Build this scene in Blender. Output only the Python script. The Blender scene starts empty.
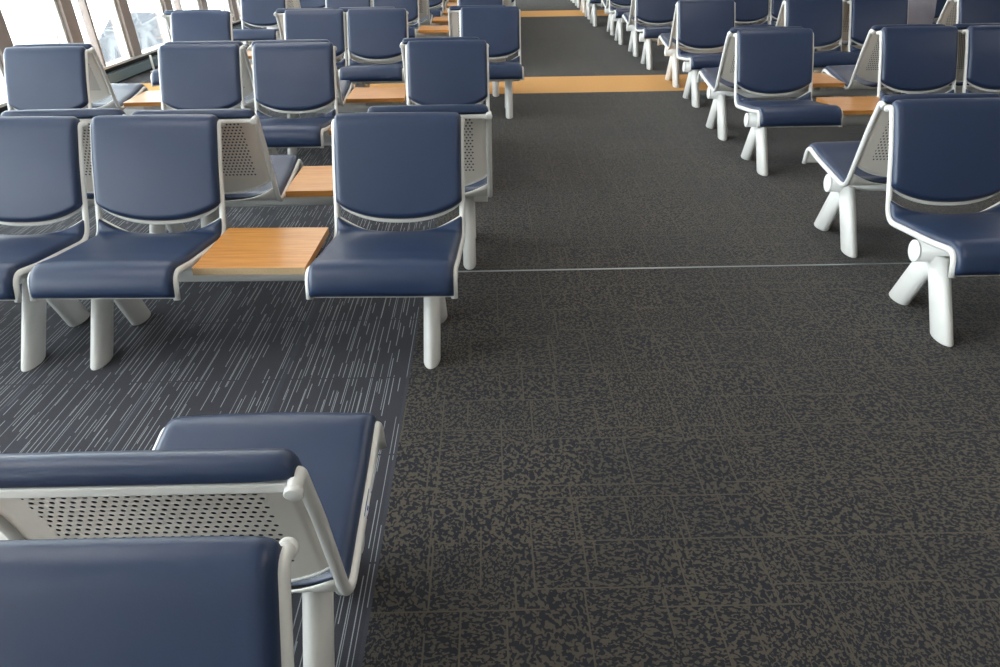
import bpy, bmesh, math, random
from mathutils import Matrix, Vector, noise
random.seed(7)
C = bpy.context.scene.collection
SC = bpy.context.scene

# ---------------------------------------------------------------- camera
EYE = 1.6
F_PX, PITCH, YAW, ROLL = 778.67, math.radians(28.246), math.radians(0.523), math.radians(-0.85)
fwd = Vector((math.sin(YAW) * math.cos(PITCH), math.cos(YAW) * math.cos(PITCH), -math.sin(PITCH)))
right0 = Vector((math.cos(YAW), -math.sin(YAW), 0))
up0 = right0.cross(fwd)
rc = math.cos(ROLL) * right0 + math.sin(ROLL) * up0
uc = -math.sin(ROLL) * right0 + math.cos(ROLL) * up0
cam_d = bpy.data.cameras.new('camera')
cam = bpy.data.objects.new('camera', cam_d)
C.objects.link(cam)
cam_d.sensor_width = 36
cam_d.lens = F_PX * 36 / 1000
cam_d.clip_end = 500
cam.matrix_world = Matrix(((rc.x, uc.x, -fwd.x, 0), (rc.y, uc.y, -fwd.y, 0), (rc.z, uc.z, -fwd.z, EYE), (0, 0, 0, 1)))
SC.camera = cam

# ---------------------------------------------------------------- world, lights, exposure
SC.view_settings.view_transform = 'Standard'
SC.view_settings.look = 'None'
SC.view_settings.gamma = 1
SC.view_settings.use_curve_mapping = False
SC.view_settings.exposure = 0.0
SC.cycles.max_bounces = 8
SC.cycles.transparent_max_bounces = 24
SC.cycles.sample_clamp_indirect = 6

w = bpy.data.worlds.new('sky')
SC.world = w
w.use_nodes = True
bg = w.node_tree.nodes['Background']
bg.inputs['Color'].default_value = (0.93, 0.97, 1.0, 1)
bg.inputs['Strength'].default_value = 13.0

CEIL = 3.9


def area(name, loc, rot, sx, sy, power, col):
    l = bpy.data.lights.new(name, 'AREA')
    l.shape = 'RECTANGLE'
    l.size, l.size_y = sx, sy
    l.energy = power
    l.color = col
    o = bpy.data.objects.new(name, l)
    o.location = loc
    o.rotation_euler = rot
    C.objects.link(o)
    return o


WARM = (1.0, 0.93, 0.84)
for (lx, ly) in ((-2.4, 1.5), (-2.4, 6.5), (-2.4, 11.5), (-2.4, 16.5), (2.2, 0.5), (2.2, 5.5), (2.2, 10.5), (2.2, 15.5), (6.8, 3.0), (6.8, 9.0), (6.8, 15.0)):
    area('ceiling_panel_light', (lx, ly, CEIL - 0.06), (0, 0, 0), 1.2, 2.4, 36, WARM)

# daylight enters through the long glass wall on the left: a portal guides the sampling of the sky
portal = area('window_portal', (-4.9, 8.5, 1.8), (0, math.radians(-90), 0), 3.4, 30, 1, (1, 1, 1))
portal.data.cycles.is_portal = True


# ---------------------------------------------------------------- materials
def mat(name):
    m = bpy.data.materials.new(name)
    m.use_nodes = True
    nt = m.node_tree
    return m, nt, nt.nodes['Principled BSDF']


def N(nt, t, **kw):
    n = nt.nodes.new(t)
    for k, v in kw.items():
        setattr(n, k, v)
    return n


def mth(nt, op, a, b=None, c=None):
    n = nt.nodes.new('ShaderNodeMath')
    n.operation = op
    for i, v in enumerate((a, b, c)):
        if v is None:
            continue
        if isinstance(v, (int, float)):
            n.inputs[i].default_value = v
        else:
            nt.links.new(v, n.inputs[i])
    return n.outputs[0]


def mixc(nt, fac, a, b):
    n = nt.nodes.new('ShaderNodeMix')
    n.data_type = 'RGBA'
    for key, v in ((0, fac), (6, a), (7, b)):
        if isinstance(v, (int, float)):
            n.inputs[key].default_value = v
        elif isinstance(v, tuple):
            n.inputs[key].default_value = v
        else:
            nt.links.new(v, n.inputs[key])
    return n.outputs[2]


def rgb(r, g, b):
    f = lambda c: (c / 255 / 12.92) if c / 255 <= 0.04045 else ((c / 255 + 0.055) / 1.055) ** 2.4
    return (f(r), f(g), f(b), 1)


def plain(name, col, rough=0.5, metal=0.0, nscale=None, namp=0.06, bump=0.0, bscale=400, spec=0.5):
    m, nt, p = mat(name)
    p.inputs['Roughness'].default_value = rough
    p.inputs['Metallic'].default_value = metal
    p.inputs['Specular IOR Level'].default_value = spec
    tc = N(nt, 'ShaderNodeTexCoord')
    if nscale:
        nz = N(nt, 'ShaderNodeTexNoise')
        nz.inputs['Scale'].default_value = nscale
        nz.inputs['Detail'].default_value = 4
        nt.links.new(tc.outputs['Object'], nz.inputs['Vector'])
        dark = tuple(c * (1 - namp) for c in col[:3]) + (1,)
        lite = tuple(min(1, c * (1 + namp)) for c in col[:3]) + (1,)
        nt.links.new(mixc(nt, nz.outputs['Fac'], dark, lite), p.inputs['Base Color'])
    else:
        p.inputs['Base Color'].default_value = col
    if bump:
        nb = N(nt, 'ShaderNodeTexNoise')
        nb.inputs['Scale'].default_value = bscale
        nt.links.new(tc.outputs['Object'], nb.inputs['Vector'])
        b = N(nt, 'ShaderNodeBump')
        b.inputs['Strength'].default_value = bump
        b.inputs['Distance'].default_value = 0.0006
        nt.links.new(nb.outputs['Fac'], b.inputs['Height'])
        nt.links.new(b.outputs['Normal'], p.inputs['Normal'])
    return m


M_VINYL = plain('navy_vinyl', rgb(34, 50, 79), 0.36, nscale=9, namp=0.05, bump=0.25, bscale=260)
M_WHITE = plain('white_powder_coat', rgb(226, 225, 222), 0.34, nscale=20, namp=0.03)
M_CAP = plain('white_plastic', rgb(238, 238, 236), 0.45)
M_SHELL = plain('shell_paint', rgb(238, 236, 230), 0.4)
M_CHIP = plain('chipboard', rgb(186, 160, 124), 0.8, nscale=420, namp=0.45, bump=0.5, bscale=300)


def perforated():
    m, nt, p = mat('perforated_steel')
    p.inputs['Base Color'].default_value = rgb(236, 230, 222)
    p.inputs['Roughness'].default_value = 0.42
    uv = N(nt, 'ShaderNodeUVMap')
    sx = N(nt, 'ShaderNodeSeparateXYZ')
    nt.links.new(uv.outputs[0], sx.inputs[0])
    u, v = sx.outputs[0], sx.outputs[1]
    PX, PY = 0.0172, 0.0165
    row = mth(nt, 'FLOOR', mth(nt, 'DIVIDE', v, PY))
    odd = mth(nt, 'MODULO', row, 2.0)
    uu = mth(nt, 'ADD', mth(nt, 'DIVIDE', u, PX), mth(nt, 'MULTIPLY', odd, 0.5))
    du = mth(nt, 'MULTIPLY', mth(nt, 'SUBTRACT', mth(nt, 'FRACT', uu), 0.5), PX)
    dv = mth(nt, 'MULTIPLY', mth(nt, 'SUBTRACT', mth(nt, 'FRACT', mth(nt, 'DIVIDE', v, PY)), 0.5), PY)
    r2 = mth(nt, 'ADD', mth(nt, 'MULTIPLY', du, du), mth(nt, 'MULTIPLY', dv, dv))
    hole = mth(nt, 'LESS_THAN', r2, 0.0046 ** 2)
    # u runs 1.0 +- half width, v from the top edge down (both in metres)
    inx = mth(nt, 'LESS_THAN', mth(nt, 'ABSOLUTE', mth(nt, 'SUBTRACT', u, 1.0)), 0.196)
    iny = mth(nt, 'MULTIPLY', mth(nt, 'GREATER_THAN', v, PY * 3), mth(nt, 'LESS_THAN', v, PY * 22))
    hole = mth(nt, 'MULTIPLY', hole, mth(nt, 'MULTIPLY', inx, iny))
    tr = N(nt, 'ShaderNodeBsdfTransparent')
    mx = N(nt, 'ShaderNodeMixShader')
    out = nt.nodes['Material Output']
    nt.links.new(hole, mx.inputs[0])
    nt.links.new(p.outputs[0], mx.inputs[1])
    nt.links.new(tr.outputs[0], mx.inputs[2])
    nt.links.new(mx.outputs[0], out.inputs['Surface'])
    return m


M_PERF = perforated()


def wood():
    m, nt, p = mat('beech_laminate')
    p.inputs['Roughness'].default_value = 0.28
    tc = N(nt, 'ShaderNodeTexCoord')
    mp = N(nt, 'ShaderNodeMapping')
    mp.inputs['Scale'].default_value = (1.6, 22, 22)
    nt.links.new(tc.outputs['Object'], mp.inputs['Vector'])
    nz = N(nt, 'ShaderNodeTexNoise')
    nz.inputs['Scale'].default_value = 3.2
    nz.inputs['Detail'].default_value = 5
    nz.inputs['Distortion'].default_value = 0.4
    nt.links.new(mp.outputs[0], nz.inputs['Vector'])
    cr = N(nt, 'ShaderNodeValToRGB')
    cr.color_ramp.elements[0].position = 0.32
    cr.color_ramp.elements[0].color = rgb(178, 116, 52)
    cr.color_ramp.elements[1].position = 0.7
    cr.color_ramp.elements[1].color = rgb(206, 146, 78)
    nt.links.new(nz.outputs['Fac'], cr.inputs[0])
    nt.links.new(cr.outputs[0], p.inputs['Base Color'])
    return m


M_WOOD = wood()


SHEEN = 0.12


def worm_carpet():
    """dark carpet with an olive worm pattern in patches, cut by fine olive rectangles"""
    m, nt, p = mat('worm_pattern_carpet')
    p.inputs['Roughness'].default_value = 0.95
    p.inputs['Specular IOR Level'].default_value = 0.15
    p.inputs['Sheen Weight'].default_value = SHEEN
    p.inputs['Sheen Roughness'].default_value = 0.35
    tc = N(nt, 'ShaderNodeTexCoord')
    P = tc.outputs['Object']

    def bricks(wd, ht, off, shift, mortar, freq=2):
        mp = N(nt, 'ShaderNodeMapping')
        mp.inputs['Location'].default_value = shift
        nt.links.new(P, mp.inputs['Vector'])
        b = N(nt, 'ShaderNodeTexBrick')
        b.offset, b.offset_frequency = off, freq
        b.squash, b.squash_frequency = 0.7, 3
        b.inputs['Scale'].default_value = 1
        b.inputs['Brick Width'].default_value = wd
        b.inputs['Row Height'].default_value = ht
        b.inputs['Mortar Size'].default_value = mortar
        b.inputs['Mortar Smooth'].default_value = 0.3
        b.inputs['Bias'].default_value = 0.0
        b.inputs['Color1'].default_value = (0, 0, 0, 1)
        b.inputs['Color2'].default_value = (1, 1, 1, 1)
        nt.links.new(mp.outputs[0], b.inputs['Vector'])
        return b
    A = bricks(0.33, 0.25, 0.37, (0.1, 0.05, 0), 0.0030)
    B = bricks(0.5, 0.5, 0.0, (0.21, 0.33, 0), 0.0030)
    D = bricks(0.21, 0.37, 0.61, (0.4, 0.7, 0), 0.0028, 3)

    def worms(scale, sx, sy, rot):
        mp = N(nt, 'ShaderNodeMapping')
        mp.inputs['Rotation'].default_value = (0, 0, rot)
        mp.inputs['Scale'].default_value = (sx, sy, 1)
        nt.links.new(P, mp.inputs['Vector'])
        nz = N(nt, 'ShaderNodeTexNoise')
        nz.inputs['Scale'].default_value = scale
        nz.inputs['Detail'].default_value = 0.6
        nz.inputs['Distortion'].default_value = 0.8
        nt.links.new(mp.outputs[0], nz.inputs['Vector'])
        return nz.outputs['Fac']
    sel = A.outputs['Color']
    seld = D.outputs['Color']
    w1 = worms(80, 1.0, 0.8, 0.6)
    w2 = worms(118, 1.0, 0.75, -0.6)
    w3 = worms(95, 0.8, 1.05, 0.3)
    s1 = mth(nt, 'GREATER_THAN', sel, 0.5)
    s2 = mth(nt, 'GREATER_THAN', seld, 0.55)
    mixv = N(nt, 'ShaderNodeMix')
    nt.links.new(s1, mixv.inputs[0]); nt.links.new(w1, mixv.inputs[2]); nt.links.new(w2, mixv.inputs[3])
    mixv2 = N(nt, 'ShaderNodeMix')
    nt.links.new(s2, mixv2.inputs[0]); nt.links.new(mixv.outputs[0], mixv2.inputs[2]); nt.links.new(w3, mixv2.inputs[3])
    cr = N(nt, 'ShaderNodeValToRGB')
    cr.color_ramp.elements[0].position = 0.495
    cr.color_ramp.elements[0].color = (0, 0, 0, 1)
    cr.color_ramp.elements[1].position = 0.545
    cr.color_ramp.elements[1].color = (1, 1, 1, 1)
    nt.links.new(mixv2.outputs[0], cr.inputs[0])
    # some rectangles show the pattern stronger than others
    stren = mth(nt, 'ADD', mth(nt, 'MULTIPLY', B.outputs['Color'], 0.25), 0.75)
    pat = mth(nt, 'MULTIPLY', cr.outputs[0], stren)
    
    nb = N(nt, 'ShaderNodeTexNoise')
    nb.inputs['Scale'].default_value = 2.6
    nt.links.new(P, nb.inputs['Vector'])
    lA = mth(nt, 'MULTIPLY', A.outputs['Fac'], mth(nt, 'GREATER_THAN', nb.outputs['Fac'], 0.47))
    lD = mth(nt, 'MULTIPLY', D.outputs['Fac'], mth(nt, 'LESS_THAN', nb.outputs['Fac'], 0.53))
    lines = mth(nt, 'MULTIPLY', mth(nt, 'MAXIMUM', lA, lD), 0.9)
    fine = N(nt, 'ShaderNodeTexNoise')
    fine.inputs['Scale'].default_value = 900
    fine.inputs['Detail'].default_value = 2
    nt.links.new(P, fine.inputs['Vector'])
    val = mth(nt, 'MAXIMUM', pat, lines)
    col = mixc(nt, val, CARPET_DARK, CARPET_OLIVE)
    spec = mth(nt, 'MULTIPLY', mth(nt, 'SUBTRACT', fine.outputs['Fac'], 0.5), 0.9)
    hs = N(nt, 'ShaderNodeHueSaturation')
    nt.links.new(mth(nt, 'ADD', spec, 1.0), hs.inputs['Value'])
    nt.links.new(col, hs.inputs['Color'])
    nt.links.new(hs.outputs[0], p.inputs['Base Color'])
    b = N(nt, 'ShaderNodeBump')
    b.inputs['Strength'].default_value = 0.5
    b.inputs['Distance'].default_value = 0.002
    nt.links.new(mth(nt, 'ADD', fine.outputs['Fac'], mth(nt, 'MULTIPLY', val, 0.5)), b.inputs['Height'])
    nt.links.new(b.outputs['Normal'], p.inputs['Normal'])
    return m


CARPET_DARK = rgb(38, 40, 46)
CARPET_OLIVE = rgb(83, 77, 69)


def dash_carpet():
    """slate carpet with thin pale dashes that run down the hall"""
    m, nt, p = mat('dashed_carpet')
    p.inputs['Roughness'].default_value = 0.95
    p.inputs['Specular IOR Level'].default_value = 0.15
    p.inputs['Sheen Weight'].default_value = SHEEN
    p.inputs['Sheen Roughness'].default_value = 0.35
    tc = N(nt, 'ShaderNodeTexCoord')
    sx = N(nt, 'ShaderNodeSeparateXYZ')
    nt.links.new(tc.outputs['Object'], sx.inputs[0])
    x, y = sx.outputs[0], sx.outputs[1]

    def dashes(pitch, length, half, thr, seed):
        xs = mth(nt, 'DIVIDE', x, pitch)
        ix = mth(nt, 'FLOOR', xs)
        wn = N(nt, 'ShaderNodeTexWhiteNoise')
        wn.noise_dimensions = '1D'
        nt.links.new(mth(nt, 'ADD', ix, seed), wn.inputs['W'])
        rnd = wn.outputs['Value']
        ys = mth(nt, 'ADD', mth(nt, 'DIVIDE', y, length), mth(nt, 'MULTIPLY', rnd, 17.0))
        iy = mth(nt, 'FLOOR', ys)
        cb = N(nt, 'ShaderNodeCombineXYZ')
        nt.links.new(ix, cb.inputs[0]); nt.links.new(iy, cb.inputs[1])
        cb.inputs[2].default_value = seed
        w2 = N(nt, 'ShaderNodeTexWhiteNoise')
        w2.noise_dimensions = '3D'
        nt.links.new(cb.outputs[0], w2.inputs['Vector'])
        on = mth(nt, 'GREATER_THAN', w2.outputs['Value'], thr)
        # offset of the dash inside its lane
        pos = mth(nt, 'SUBTRACT', mth(nt, 'FRACT', xs), mth(nt, 'ADD', mth(nt, 'MULTIPLY', rnd, 0.3), 0.35))
        line = mth(nt, 'LESS_THAN', mth(nt, 'ABSOLUTE', pos), half)
        return mth(nt, 'MULTIPLY', on, line)
    d = mth(nt, 'MAXIMUM', dashes(0.0225, 0.105, 0.066, 0.42, 3.0), mth(nt, 'MULTIPLY', dashes(0.031, 0.21, 0.04, 0.5, 11.0), 0.8))
    # tile seams every half metre
    fx = mth(nt, 'ABSOLUTE', mth(nt, 'SUBTRACT', mth(nt, 'FRACT', mth(nt, 'DIVIDE', mth(nt, 'ADD', x, 0.335), 0.5)), 0.5))
    seam = mth(nt, 'GREATER_THAN', fx, 0.478)
    fy = mth(nt, 'ABSOLUTE', mth(nt, 'SUBTRACT', mth(nt, 'FRACT', mth(nt, 'DIVIDE', mth(nt, 'ADD', y, 0.37), 0.5)), 0.5))
    seamy = mth(nt, 'GREATER_THAN', fy, 0.492)
    d = mth(nt, 'MULTIPLY', d, mth(nt, 'SUBTRACT', 1.0, mth(nt, 'MULTIPLY', seam, 0.6)))
    d = mth(nt, 'MULTIPLY', d, mth(nt, 'SUBTRACT', 1.0, seamy))
    fine = N(nt, 'ShaderNodeTexNoise')
    fine.inputs['Scale'].default_value = 420
    fine.inputs['Detail'].default_value = 3
    nt.links.new(tc.outputs['Object'], fine.inputs['Vector'])
    cloud = N(nt, 'ShaderNodeTexNoise')
    cloud.inputs['Scale'].default_value = 4
    nt.links.new(tc.outputs['Object'], cloud.inputs['Vector'])
    base = mixc(nt, seam, DASH_BASE, DASH_SEAM)
    col = mixc(nt, d, base, DASH_LINE)
    v = mth(nt, 'ADD', mth(nt, 'MULTIPLY', mth(nt, 'SUBTRACT', fine.outputs['Fac'], 0.5), 1.5), 1.0)
    v = mth(nt, 'MULTIPLY', v, mth(nt, 'ADD', mth(nt, 'MULTIPLY', mth(nt, 'SUBTRACT', cloud.outputs['Fac'], 0.5), 0.3), 1.0))
    hs = N(nt, 'ShaderNodeHueSaturation')
    nt.links.new(v, hs.inputs['Value'])
    nt.links.new(col, hs.inputs['Color'])
    nt.links.new(hs.outputs[0], p.inputs['Base Color'])
    b = N(nt, 'ShaderNodeBump')
    b.inputs['Strength'].default_value = 0.5
    b.inputs['Distance'].default_value = 0.002
    nt.links.new(fine.outputs['Fac'], b.inputs['Height'])
    nt.links.new(b.outputs['Normal'], p.inputs['Normal'])
    return m


DASH_BASE = rgb(58, 59, 66)
DASH_SEAM = rgb(62, 64, 73)
DASH_LINE = rgb(142, 146, 150)
M_WORM = worm_carpet()
M_DASH = dash_carpet()
M_ORANGE = plain('orange_carpet', rgb(206, 158, 102), 0.9, nscale=60, namp=0.12, bump=0.4, bscale=500, spec=0.15)
M_METAL = plain('aluminium_strip', rgb(150, 158, 160), 0.35, metal=0.7, nscale=6, namp=0.1)
M_MULL = plain('taupe_aluminium', rgb(140, 126, 120), 0.45, nscale=10, namp=0.04)
M_GASKET = plain('pale_window_trim', rgb(205, 202, 198), 0.4)
M_GAPSHADE = plain('painted_recess_shade', rgb(42, 44, 46), 0.7)  # shade in the gaps under the sill, put in as dark colour
M_KICK = plain('blue_grey_panel', rgb(104, 120, 128), 0.5, nscale=5, namp=0.05)
M_CEIL = plain('ceiling_tile', rgb(225, 222, 216), 0.8)
M_WALL = plain('wall_paint', rgb(205, 202, 196), 0.8, nscale=3)
M_APRON = plain('pale_concrete', rgb(225, 225, 222), 0.9, nscale=0.4, namp=0.06)
M_ASPHALT = plain('grey_asphalt', rgb(34, 37, 44), 0.9, nscale=0.8, namp=0.15)


def glass():
    m, nt, p = mat('clear_glass')
    nt.nodes.remove(p)
    tr = N(nt, 'ShaderNodeBsdfTransparent')
    tr.inputs['Color'].default_value = (0.93, 0.96, 0.96, 1)
    gl = N(nt, 'ShaderNodeBsdfGlossy')
    gl.inputs['Roughness'].default_value = 0.02
    fr = N(nt, 'ShaderNodeFresnel')
    mx = N(nt, 'ShaderNodeMixShader')
    nt.links.new(mth(nt, 'MULTIPLY', fr.outputs[0], 0.45), mx.inputs[0])
    nt.links.new(tr.outputs[0], mx.inputs[1])
    nt.links.new(gl.outputs[0], mx.inputs[2])
    nt.links.new(mx.outputs[0], nt.nodes['Material Output'].inputs['Surface'])
    return m


M_GLASS = glass()


def film():
    m, nt, p = mat('crumpled_plastic_film')
    p.inputs['Base Color'].default_value = rgb(190, 186, 196)
    p.inputs['Roughness'].default_value = 0.18
    tr = N(nt, 'ShaderNodeBsdfTransparent')
    tr.inputs['Color'].default_value = (0.9, 0.9, 0.93, 1)
    mx = N(nt, 'ShaderNodeMixShader')
    mx.inputs[0].default_value = 0.35
    nt.links.new(p.outputs[0], mx.inputs[1])
    nt.links.new(tr.outputs[0], mx.inputs[2])
    nt.links.new(mx.outputs[0], nt.nodes['Material Output'].inputs['Surface'])
    return m


M_FILM = film()


# ---------------------------------------------------------------- mesh helpers
def link(name, me, m, parent=None, smooth=True):
    o = bpy.data.objects.new(name, me)
    C.objects.link(o)
    for x in (m if isinstance(m, (list, tuple)) else [m]):
        me.materials.append(x)
    if smooth:
        for f in me.polygons:
            f.use_smooth = True
    if parent:
        o.parent = parent
    return o


def from_bm(name, bm, m, parent=None, smooth=True, recalc=True):
    if recalc:
        bmesh.ops.recalc_face_normals(bm, faces=bm.faces)
    me = bpy.data.meshes.new(name)
    bm.to_mesh(me)
    bm.free()
    return link(name, me, m, parent, smooth)


def add_box(bm, x0, x1, y0, y1, z0, z1, bev=0.0):
    r = bmesh.ops.create_cube(bm, size=1)
    for v in r['verts']:
        v.co = Vector((x0 + (v.co.x + .5) * (x1 - x0), y0 + (v.co.y + .5) * (y1 - y0), z0 + (v.co.z + .5) * (z1 - z0)))
    if bev:
        es = {e for v in r['verts'] for e in v.link_edges}
        bmesh.ops.bevel(bm, geom=list(es), offset=bev, segments=2, affect='EDGES', profile=0.7)


def structure(name, bm, m, smooth=False):
    o = from_bm(name, bm, m, None, smooth)
    o['kind'] = 'structure'
    return o


def add_tube(bm, pts, r, n=12, cap_a=True, cap_b=True):
    """swept round tube through 3-D points; r may be a list"""
    rings = []
    up = None
    for i, p in enumerate(pts):
        a = pts[max(i - 1, 0)]
        b = pts[min(i + 1, len(pts) - 1)]
        t = (b - a).normalized()
        if up is None:
            up = Vector((1, 0, 0)) if abs(t.x) < 0.9 else Vector((0, 0, 1))
        s = t.cross(up).normalized()
        u = s.cross(t).normalized()
        up = u
        rr = r[i] if isinstance(r, (list, tuple)) else r
        rings.append([bm.verts.new(p + rr * (math.cos(k * 2 * math.pi / n) * s + math.sin(k * 2 * math.pi / n) * u)) for k in range(n)])
    for a, b in zip(rings, rings[1:]):
        for k in range(n):
            bm.faces.new((a[k], a[(k + 1) % n], b[(k + 1) % n], b[k]))
    if cap_a:
        bm.faces.new(rings[0][::-1])
    if cap_b:
        bm.faces.new(rings[-1])


# ---------------------------------------------------------------- the seat's side profile (d forward, z up), rounded corners
def rounded(corners, radii, seg=9):
    out = []
    n = len(corners)
    for i in range(n):
        c = Vector(corners[i])
        if i in (0, n - 1) or not radii[i]:
            out.append(c)
            continue
        a = (Vector(corners[i - 1]) - c)
        b = (Vector(corners[i + 1]) - c)
        ang = a.angle(b) / 2
        t = min(radii[i] / math.tan(ang), a.length * .49, b.length * .49)
        pa, pb = c + a.normalized() * t, c + b.normalized() * t
        for k in range(seg + 1):
            q = k / seg
            out.append((1 - q) ** 2 * pa + 2 * q * (1 - q) * c + q * q * pb)
    return out


WC, WT = 0.538, 0.496          # chair and table pitch along a beam
HALF = WC + WT / 2             # half a bench: chair, table, chair
W = WC
CAPD = -0.457
TUBE_R = 0.0128
PROFILE = rounded([(CAPD, 0.817), (-0.419, 0.830), (-0.352, 0.680), (-0.240, 0.368), (0.14, 0.412), (0.296, 0.440), (0.318, 0.340)],
                  [0, 0.034, 0.9, 0.085, 0.5, 0.050, 0], 8)


class Path:
    def __init__(s, pts):
        s.p = pts
        s.s = [0.0]
        for a, b in zip(pts, pts[1:]):
            s.s.append(s.s[-1] + (b - a).length)
        s.len = s.s[-1]

    def at(s, t):
        t = max(0.0, min(s.len, t))
        for i in range(len(s.s) - 1):
            if t <= s.s[i + 1] or i == len(s.s) - 2:
                q = (t - s.s[i]) / max(1e-9, s.s[i + 1] - s.s[i])
                return s.p[i].lerp(s.p[i + 1], q)

    def nrm(s, t):
        """normal towards the sitter"""
        h = 0.012
        a, b = s.at(max(0, t - h)), s.at(min(s.len, t + h))
        d = (b - a).normalized()
        return Vector((-d.y, d.x))

    def find_z(s, z, lo, hi):
        best = min((abs(s.at(lo + (hi - lo) * k / 400).y - z), lo + (hi - lo) * k / 400) for k in range(401))
        return best[1]


PATH = Path(PROFILE)
S_BEND = min((PATH.at(PATH.len * k / 500).y + abs(PATH.at(PATH.len * k / 500).x + 0.225), PATH.len * k / 500) for k in range(501))[1]
S_BACK_MID = PATH.find_z(0.442, 0.1, S_BEND)
S_BACK_COR = PATH.find_z(0.515, 0.1, S_BEND)
S_EAR = PATH.find_z(0.455, 0.1, S_BEND)
S_SEAT_REAR = S_BEND + 0.004


def P3(u, t, off):
    """local bench frame: x along the beam, -y forward"""
    p = PATH.at(t)
    n = PATH.nrm(t)
    q = p + n * off
    return Vector((u, -q.x, q.y))


def back_low(u):
    u = abs(u)
    return S_BACK_COR + (S_BACK_MID - S_BACK_COR) * (1 - u ** 2.3) ** 0.8


def seat_rear(u):
    u = abs(u)
    return S_SEAT_REAR - (S_SEAT_REAR - S_EAR) * u ** 1.8


def spaced(n, k=0.55):
    """0..1 samples, denser at both ends"""
    return [(1 - k) * (i / n) + k * (0.5 - 0.5 * math.cos(math.pi * i / n)) for i in range(n + 1)]


def pad_bm(hw, s_top, s_bot, thick, base, edge, crown=0.0, corner=0.0):
    NU, NV = 26, 34
    us = [2 * a - 1 for a in spaced(NU, 0.85)]
    vs = spaced(NV, 0.6)
    bm = bmesh.new()
    top, bot = [], []
    for v in vs:
        rt, rb = [], []
        for u in us:
            a, b = s_top(u), s_bot(u)
            t = a + (b - a) * v
            L = b - a
            du = (1 - abs(u)) * hw
            dv = min(v, 1 - v) * L

            def round_(d, e):
                q = min(1, d / e)
                return math.sqrt(max(0, 1 - (1 - q) ** 2))
            k = round_(du, edge) * round_(dv, edge)
            cr = crown * (1 - u * u) * (1 - (2 * v - 1) ** 4)
            uu = u * hw
            # rounded corner at the top of the pad
            rt.append(bm.verts.new(P3(uu, t, base + (thick + cr) * (0.12 + 0.88 * k))))
            rb.append(bm.verts.new(P3(uu, t, base)))
        top.append(rt)
        bot.append(rb)
    for i in range(NV):
        for j in range(NU):
            bm.faces.new((top[i][j], top[i][j + 1], top[i + 1][j + 1], top[i + 1][j]))
            bm.faces.new((bot[i][j], bot[i + 1][j], bot[i + 1][j + 1], bot[i][j + 1]))
    for i in range(NV):
        bm.faces.new((top[i][0], top[i + 1][0], bot[i + 1][0], bot[i][0]))
        bm.faces.new((top[i][NU], bot[i][NU], bot[i + 1][NU], top[i + 1][NU]))
    for j in range(NU):
        bm.faces.new((top[0][j], bot[0][j], bot[0][j + 1], top[0][j + 1]))
        bm.faces.new((top[NV][j], top[NV][j + 1], bot[NV][j + 1], bot[NV][j]))
    return bm


def sheet_bm(hw, s_top, s_bot, th, off, uvs=False, lip=0.0):
    NU, NV = 20, 30
    bm = bmesh.new()
    uvl = bm.loops.layers.uv.new('UVMap')
    F, B, UV = [], [], {}
    for i in range(NV + 1):
        f, b = [], []
        for j in range(NU + 1):
            u = 2 * j / NU - 1
            t = s_top(u) + (s_bot(u) - s_top(u)) * i / NV
            v1 = bm.verts.new(P3(u * hw, t, off))
            v2 = bm.verts.new(P3(u * hw, t, off - th))
            UV[v1] = UV[v2] = (1.0 + u * hw, t)
            f.append(v1)
            b.append(v2)
        F.append(f)
        B.append(b)
    for i in range(NV):
        for j in range(NU):
            bm.faces.new((F[i][j], F[i][j + 1], F[i + 1][j + 1], F[i + 1][j]))
            bm.faces.new((B[i][j], B[i + 1][j], B[i + 1][j + 1], B[i][j + 1]))
        bm.faces.new((F[i][0], F[i + 1][0], B[i + 1][0], B[i][0]))
        bm.faces.new((F[i][NU], B[i][NU], B[i + 1][NU], F[i + 1][NU]))
    for j in range(NU):
        bm.faces.new((F[0][j], B[0][j], B[0][j + 1], F[0][j + 1]))
        bm.faces.new((F[NV][j], F[NV][j + 1], B[NV][j + 1], B[NV][j]))
    for f in bm.faces:
        for l in f.loops:
            l[uvl].uv = UV[l.vert]
    return bm


HW = W / 2 - TUBE_R - 0.0005
HWP = W / 2 - 0.0005           # pads reach over part of the tubes


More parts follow.
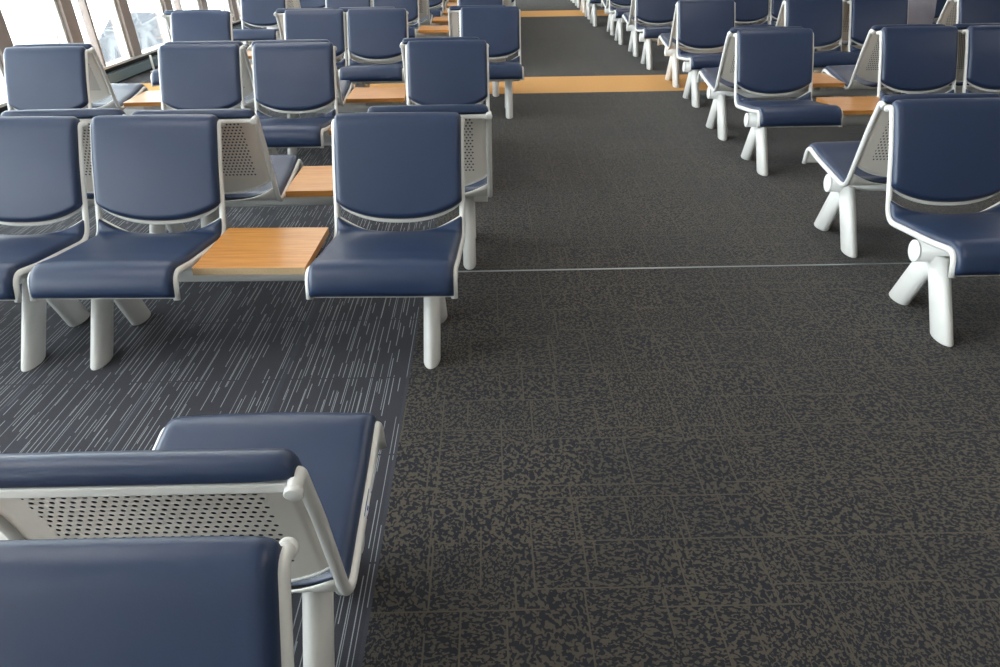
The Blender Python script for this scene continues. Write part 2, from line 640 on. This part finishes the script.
# ---------------------------------------------------------------- bench prototype: chair, table, chair on one beam
def seat_unit(parent, cx):
    """white steel seat shell with its own tubes, perforated back and two pads"""
    # shell under the seat pad
    bm = sheet_bm(HW + 0.004, lambda u: seat_rear(u) - 0.002, lambda u: PATH.len - 0.004, 0.004, -0.001)
    # saddle bracket between beam and shell
    add_box(bm, -0.11, -0.05, -0.05, 0.05, 0.352, 0.396, 0.004)
    add_box(bm, 0.05, 0.11, -0.05, 0.05, 0.352, 0.396, 0.004)
    shell = from_bm('seat', bm, M_SHELL, parent)
    shell.location = (cx, 0, 0)
    # perforated back
    bk = sheet_bm(HW + 0.004, lambda u: 0.012, lambda u: back_low(u) + 0.010, 0.0010, -0.001)
    o = from_bm('perforated_back', bk, M_PERF, shell)
    # rolled rim along the lower edge and folded rail along the top of the back
    bm = bmesh.new()
    pts = [P3(u * (HW + 0.002), back_low(u) + 0.011, -0.002) for u in [k / 20 - 1 for k in range(41)]]
    add_tube(bm, pts, 0.0042, 8)
    o = from_bm('back_rim', bm, M_WHITE, shell)
    bm = bmesh.new()
    add_box(bm, -HW, HW, 0.430, 0.445, 0.806, 0.824, 0.003)
    o = from_bm('top_rail', bm, M_WHITE, shell)
    # pads
    bm = pad_bm(HWP, lambda u: 0.013 + 0.006 * abs(u) ** 8, back_low, 0.030, 0.009, 0.022, 0.005)
    from_bm('back_pad', bm, M_VINYL, shell)
    bm = pad_bm(HWP, seat_rear, lambda u: PATH.len - 0.010, 0.026, 0.008, 0.026, 0.008)
    from_bm('seat_pad', bm, M_VINYL, shell)
    for s in (-1, 1):
        bm = bmesh.new()
        x = s * W / 2
        pts = [Vector((x, -p.x, p.y)) for p in PROFILE]
        add_tube(bm, pts, TUBE_R, 14)
        # plastic end cap at the rear of the top bend and at the hook
        e = Vector((x, -CAPD, 0.817))
        add_tube(bm, [e + Vector((0, 0.006, -0.002)), e + Vector((0, 0.005, -0.0017)), e + Vector((0, -0.004, 0.0013)), e + Vector((0, -0.006, 0.002))],
                 [0.0130, 0.0155, 0.0155, 0.0128], 16)
        from_bm('side_tube', bm, M_WHITE, shell)
    return shell


def leg_bm(x, d0, d1):
    bm = bmesh.new()
    n = 28
    rings = []
    for (z, q) in ((0.0, 0), (0.004, 0.0125), (0.16, 0.5), (0.315, 1.0)):
        c = Vector((x, -(d0 + (d1 - d0) * q), z))
        a, b = 0.0335, 0.073
        if z == 0.0:
            a, b = 0.0315, 0.070
        rings.append([bm.verts.new(c + Vector((a * math.cos(k * 2 * math.pi / n), b * math.sin(k * 2 * math.pi / n), 0))) for k in range(n)])
    for a, b in zip(rings, rings[1:]):
        for k in range(n):
            bm.faces.new((a[k], a[(k + 1) % n], b[(k + 1) % n], b[k]))
    bm.faces.new(rings[0][::-1])
    bm.faces.new(rings[-1])
    return bm


BEAM_Z, BEAM_R = 0.322, 0.047
INS = 0.112


def make_bench():
    root = bpy.data.objects.new('waiting_bench', None)
    root.empty_display_size = 0.2
    C.objects.link(root)
    bm = bmesh.new()
    h = HALF - 0.016
    pts = [Vector((-h, 0, BEAM_Z)), Vector((h, 0, BEAM_Z))]
    add_tube(bm, pts, BEAM_R, 32)
    beam = from_bm('beam', bm, M_WHITE, root)
    for s in (-1, 1):
        bm = bmesh.new()
        add_tube(bm, [Vector((s * (h - 0.002), 0, BEAM_Z)), Vector((s * (h + 0.004), 0, BEAM_Z)), Vector((s * (h + 0.006), 0, BEAM_Z))],
                 [BEAM_R + 0.0005, BEAM_R + 0.0005, BEAM_R - 0.003], 32)
        from_bm('beam_cap', bm, M_CAP, beam)
        for d in (0.195, -0.195):
            from_bm('leg', leg_bm(s * (HALF - INS), d, 0.012 if d > 0 else -0.012), M_WHITE, root)
    seat_unit(root, -(WC + WT) / 2)
    seat_unit(root, (WC + WT) / 2)
    # side table
    bm = bmesh.new()
    add_box(bm, -0.216, 0.216, -0.210, 0.226, 0.392, 0.422, 0.0015)
    t = from_bm('side_table', bm, [M_WOOD, M_CHIP], root, smooth=False)
    bm = bmesh.new()
    add_box(bm, -0.14, 0.14, -0.09, 0.09, 0.372, 0.392, 0.002)
    add_box(bm, -0.15, -0.10, -0.048, 0.048, 0.335, 0.380, 0.002)
    add_box(bm, 0.10, 0.15, -0.048, 0.048, 0.335, 0.380, 0.002)
    from_bm('table_bracket', bm, M_SHELL, t, smooth=False)
    return root


proto = make_bench()


def copy_tree(o, parent=None):
    c = o.copy()
    C.objects.link(c)
    if parent:
        c.parent = parent
    for ch in list(o.children):
        copy_tree(ch, c)
    return c


ORD = ['first', 'second', 'third', 'fourth', 'fifth', 'sixth', 'seventh', 'eighth', 'ninth']
used = False


def bench(x_end, side, y, away, group, label, th=0.0):
    """x_end: outer tube nearest the aisle; side -1 left of the aisle, +1 right"""
    global used
    o = proto if not used else copy_tree(proto)
    used = True
    cx = x_end + side * HALF * math.cos(th)
    cy = y + side * HALF * math.sin(th)
    o.location = (cx, cy, 0)
    o.rotation_euler = (0, 0, th + (math.pi if away else 0))
    o['label'] = label
    o['category'] = 'bench'
    o['group'] = group
    return o


GL = 'waiting benches left of the aisle'
GR = 'waiting benches right of the aisle'

# left of the aisle: (row words, y facing the camera, y facing away, list of outer ends for each)
GAP = 0.034
benches_left = [
    # y of the row facing the camera, its outer ends, y of the row facing away, its outer ends
    (0.372, [-0.296], 1.383, [-0.308]),
    (2.950, [-0.135, -1.780], 3.935, [-0.008, -1.640]),
    (5.140, [-0.010, -1.675], 6.110, [-0.055, -1.690]),
    (7.280, [0.290, -1.315], 8.240, [0.180, -1.425]),
    (9.950, [0.185, -1.418], 10.90, [0.290, -1.313]),
    (11.800, [0.390, -1.210], 12.75, [0.390, -1.210]),
    (13.650, [0.390, -1.210], 14.60, [0.390, -1.210]),
    (15.400, [0.390, -1.210], 16.35, [0.390, -1.210]),
]
special = {}
SIDE = -1
for r, (yf, ef, ya, ea) in enumerate(benches_left):
    ya += 0.006
    for away, y, ends in ((False, yf, ef), (True, ya, ea)):
        for k, x in enumerate(ends):
            if k:
                x = SIDE * max(SIDE * x, SIDE * px + 1.609)
            px = x
            face = 'back to camera' if away else 'facing camera'
            where = 'at the aisle' if k == 0 else 'nearer the windows'
            lab = 'navy bench left of aisle, %s double row from camera, %s, %s' % (ORD[r], face, where)
            th = 0.0
            if r == 1:
                th = -0.030 if not away else 0.010
            b = bench(x, -1, y + (0.04 if (r == 1 and k) else 0), away, GL, lab, th)
            special[('L', r, away, k)] = b

benches_right = [
    (3.050, [1.778], 3.995, [1.778]),
    (5.450, [1.773, 3.425], 6.395, [1.750, 3.37]),
    (7.597, [1.820, 3.480, 5.085], 8.540, [1.840, 3.445, 5.05]),
    (9.610, [1.760, 3.365, 4.97], 10.555, [1.760, 3.36, 4.96]),
    (11.600, [1.730, 3.330, 4.93], 12.545, [1.750, 3.35, 4.95]),
    (13.620, [1.620, 3.225, 4.83], 14.565, [1.640, 3.245, 4.85]),
    (15.540, [1.660, 3.260, 4.86], 16.485, [1.660, 3.26, 4.86]),
    (17.430, [1.660, 3.260], 18.375, [1.660]),
]
SIDE = 1
for r, (yf, ef, ya, ea) in enumerate(benches_right):
    ya += 0.006
    for away, y, ends in ((False, yf, ef), (True, ya, ea)):
        for k, x in enumerate(ends):
            if k:
                x = SIDE * max(SIDE * x, SIDE * px + 1.609)
            px = x
            face = 'back to camera' if away else 'facing camera'
            where = ['at the aisle', 'second from it', 'third from it'][k]
            lab = 'navy bench right of aisle, %s double row from camera, %s, %s' % (ORD[r], face, where)
            special[('R', r, away, k)] = bench(x, 1, y, away, GR, lab)

b = special[('L', 1, False, 0)]
b.scale.x = 1.012
b.location.x -= 0.009
special[('L', 0, True, 0)].scale.z = 1.018

# worn table edge: the front bench left of the aisle shows bare chipboard
b = special[('L', 1, False, 0)]
for ch in b.children:
    if ch.name.startswith('side_table'):
        ch.data = ch.data.copy()
        for f in ch.data.polygons:
            if f.normal.y < -0.9:
                f.material_index = 1
        ch['label'] = 'wooden table top with bare chipboard front edge'

# the nearest bench turned away has an empty place instead of a table
b = special[('L', 0, True, 0)]
for ch in list(b.children):
    if ch.name.startswith('side_table'):
        for g in list(ch.children):
            bpy.data.objects.remove(g)
        bpy.data.objects.remove(ch)

# small blue and white sticker on the side tube of the near bench
b = special[('L', 0, True, 0)]
near_seat = None
for ch in b.children:
    if ch.name.startswith('seat') and not ch.name.startswith('seat_') and ch.location.x < 0:
        near_seat = ch
if near_seat:
    M_BLUE = plain('blue_print', rgb(40, 84, 160), 0.5)
    bm = bmesh.new()
    s0, s1 = PATH.len - 0.415, PATH.len - 0.33
    xo = -W / 2

    def strip(sa, sb, oa, ob, lift, mi):
        n = 8
        for k in range(n):
            ta, tb = sa + (sb - sa) * k / n, sa + (sb - sa) * (k + 1) / n
            vs = []
            for t, ang in ((ta, oa), (ta, ob), (tb, ob), (tb, oa)):
                p = PATH.at(t)
                nn = PATH.nrm(t)
                rr = TUBE_R + lift
                q = p + nn * rr * math.sin(ang)
                vs.append(bm.verts.new((xo - rr * math.cos(ang), -q.x, q.y)))
            f = bm.faces.new(vs)
            f.material_index = mi
    strip(s0, s1, 0.05, 0.95, 0.0006, 1)
    strip(s0 + 0.008, s1 - 0.008, 0.18, 0.82, 0.0010, 0)
    strip(s0 + 0.020, s0 + 0.034, 0.35, 0.65, 0.0014, 1)
    from_bm('sticker', bm, [M_CAP, M_BLUE], near_seat, smooth=False)

# ---------------------------------------------------------------- room shell
YN, YF = -4.0, 22.0
XR = 13.0
XB = -0.335          # seam between the two carpets


def wall_x(y):
    return -4.15 + 0.055 * (y - 9.5)


def slab(pts, z0, z1):
    bm = bmesh.new()
    lo = [bm.verts.new((x, y, z0)) for x, y in pts]
    hi = [bm.verts.new((x, y, z1)) for x, y in pts]
    bm.faces.new(lo[::-1])
    bm.faces.new(hi)
    for k in range(len(pts)):
        bm.faces.new((lo[k], lo[(k + 1) % len(pts)], hi[(k + 1) % len(pts)], hi[k]))
    return bm


S1, S2 = (8.13, 9.03), (14.86, 15.83)
METAL_Y = (3.646, 3.660)
prev = YN
aisle = [(YN, METAL_Y[0]), (METAL_Y[1], S1[0]), (S1[1], S2[0]), (S2[1], YF)]
for a, b2 in aisle:
    structure('floor', slab([(XB, a), (XR, a), (XR, b2), (XB, b2)], -0.06, 0), M_WORM)
for a, b2 in ((YN, S1[0]), (S1[1], S2[0]), (S2[1], YF)):
    structure('floor', slab([(wall_x(a) - 0.1, a), (XB, a), (XB, b2), (wall_x(b2) - 0.1, b2)], -0.06, 0), M_DASH)
for k, (a, b2) in enumerate((S1, S2)):
    structure('trim_%d' % (k + 1), slab([(wall_x(a) - 0.1, a), (XR, a), (XR, b2), (wall_x(b2) - 0.1, b2)], -0.06, 0.0), M_ORANGE)
structure('trim_3', slab([(XB, METAL_Y[0]), (XR, METAL_Y[0]), (XR, METAL_Y[1]), (XB, METAL_Y[1])], -0.06, 0.0015), M_METAL)

structure('ceiling', slab([(-5.5, YN), (XR, YN), (XR, YF), (-5.5, YF)], CEIL, CEIL + 0.1), M_CEIL)
bm = bmesh.new(); add_box(bm, XR, XR + 0.2, YN, YF, 0, CEIL); structure('wall_right', bm, M_WALL)
bm = bmesh.new(); add_box(bm, -5.5, XR, YF, YF + 0.2, -0.06, CEIL); structure('wall_far', bm, M_WALL)
bm = bmesh.new(); add_box(bm, -5.5, XR, YN - 0.2, YN, -0.06, CEIL); structure('wall_near', bm, M_WALL)

# window wall, leaning slightly outward; built in a local frame: X along the wall, Y outward, Z up the lean
LEAN = math.radians(4.0)
y0w = 9.5
ang = math.atan(0.055)
base = bpy.data.objects.new('window_frame_tmp', None)
# wall direction (along +y mostly)
dirw = Vector((math.sin(ang), math.cos(ang), 0))
outw = Vector((-math.cos(ang), math.sin(ang), 0))


def wall_mat(along, out=0.0, z=0.0, lean=True):
    o = Vector((wall_x(y0w), y0w, 0)) + dirw * along + outw * out
    zz = (Vector((0, 0, 1)) + outw * math.tan(LEAN)).normalized() if lean else Vector((0, 0, 1))
    yy = outw if not lean else (outw - zz * outw.dot(zz)).normalized()
    m = Matrix.Identity(4)
    m.col[0] = dirw.to_4d(); m.col[1] = yy.to_4d(); m.col[2] = zz.to_4d(); m.col[3] = o.to_4d()
    for c in range(3):
        m.col[c][3] = 0
    m.col[3][3] = 1
    m.col[3][2] = z
    return m


def wall_part(name, a0, a1, o0, o1, z0, z1, m, lean=True, kind='structure', bev=0.0):
    bm = bmesh.new()
    add_box(bm, a0, a1, o0, o1, z0, z1, bev)
    bm.transform(wall_mat(0, 0, 0, lean))
    o = from_bm(name, bm, m, None, smooth=False)
    o['kind'] = kind
    return o


A0, A1 = YN - y0w, YF - y0w
SILL = 0.205
TOP = 3.86
wall_part('trim_4', A0, A1, -0.035, 0.10, 0.180, SILL, M_GASKET, lean=False)             # pale sill ledge
wall_part('wall_left', A0, A1, 0.02, 0.14, 0.0, 0.180, M_GAPSHADE, lean=False)           # recess under the sill
wall_part('baseboard_left', A0, A1, -0.06, 0.018, 0.025, 0.125, M_KICK, lean=False, bev=0.004)   # heater cover
mull = []
y = 7.45
PITCHW = 1.158
k0 = -10
idx = 0
ys = [7.33 + PITCHW * k for k in range(-9, 12)]
for yy in ys:
    mull.append(yy - y0w)
for i, a in enumerate(mull):
    if not (A0 + 0.2 < a < A1 - 0.2):
        continue
    idx += 1
    bm = bmesh.new()
    add_box(bm, a - 0.10, a + 0.10, -0.06, 0.10, SILL, TOP)
    bm.transform(wall_mat(0))
    structure('window_frame', bm, M_MULL)
    bm = bmesh.new()
    add_box(bm, a - 0.135, a - 0.10, -0.020, 0.05, SILL, TOP)
    bm.transform(wall_mat(0))
    structure('window_frame', bm, M_GASKET)
    nx = a + PITCHW
    # panes of one bay
    w_ = wall_part('window_%d' % idx, a + 0.10, nx - 0.135, 0.0, 0.012, SILL, TOP, M_GLASS)
    if i % 2 == 0:
        bm = bmesh.new()
        add_box(bm, a + 0.40, a + 0.44, -0.03, 0.05, SILL, 1.0)
        bm.transform(wall_mat(0))
        structure('window_frame', bm, M_MULL)
bm = bmesh.new()
add_box(bm, A0, A1, -0.05, 0.09, 1.0, 1.06)
bm.transform(wall_mat(0))
structure('window_frame', bm, M_MULL)
bm = bmesh.new()
add_box(bm, A0, A1, -0.05, 0.09, TOP - 0.02, TOP + 0.1)
bm.transform(wall_mat(0))
structure('window_frame', bm, M_MULL)

# slim brace posts in front of the glass
for i, (a, top_) in enumerate(((0.22, 0.19), (3.55, 3.7))):
    bm = bmesh.new()
    add_tube(bm, [Vector((a, -0.16, 0.0)), Vector((a, -0.16, 0.012)), Vector((a, -0.16, 0.014))], [0.05, 0.05, 0.03], 20)
    add_tube(bm, [Vector((a, -0.16, 0.012)), Vector((a, -0.16, top_))], 0.013, 14)
    bm.transform(wall_mat(0))
    o = from_bm('brace_post', bm, M_CAP)
    o['label'] = ['short white stanchion with round foot before the blue-grey panel under the windows', 'tall slim white post before the far windows'][i]
    o['category'] = 'post'
    
# outside, one storey down
bm = bmesh.new(); add_box(bm, -160, -5.6, -60, 160, -4.3, -4.2); structure('ground_outside', bm, M_APRON)
structure('road_outside', slab([(-26.8, 60.3), (-21.0, 44.5), (-19.0, 38), (-15.2, 38), (-16.6, 44.0), (-21.9, 60.3)], -4.2, -4.18), M_ASPHALT)


# ---------------------------------------------------------------- plastic bag on a table in the third row right
def bag():
    bm = bmesh.new()
    NT, NZ = 48, 30
    Hh = 0.52
    rings = []
    for i in range(NZ + 1):
        q = i / NZ
        rx = 0.225 * (1 + 0.12 * q ** 2) * (0.45 + 0.55 * math.sin(min(1, q * 4) * math.pi / 2))
        ry = 0.12 * (1 - 0.45 * q) * (0.7 + 0.3 * math.sin(min(1, q * 4) * math.pi / 2))
        ring = []
        for k in range(NT):
            t = 2 * math.pi * k / NT
            p = Vector((rx * math.copysign(abs(math.cos(t)) ** 0.7, math.cos(t)), ry * math.copysign(abs(math.sin(t)) ** 0.8, math.sin(t)), q * Hh))
            n_ = noise.noise(Vector((p.x * 9, p.y * 9, p.z * 4))) + 0.5 * abs(noise.noise(Vector((p.x * 22 + 3, p.y * 22, p.z * 7))))
            p += Vector((math.cos(t), math.sin(t), 0)) * n_ * 0.035 * (0.3 + q)
            ring.append(bm.verts.new(p))
        rings.append(ring)
    for a, b_ in zip(rings, rings[1:]):
        for k in range(NT):
            bm.faces.new((a[k], a[(k + 1) % NT], b_[(k + 1) % NT], b_[k]))
    bm.faces.new(rings[0][::-1])
    o = from_bm('plastic_bag', bm, M_FILM)
    o.location = (4.36, 8.546, 0.423)
    o['label'] = 'crumpled translucent plastic bag standing on a wooden table right of the aisle'
    o['category'] = 'bag'


bag()
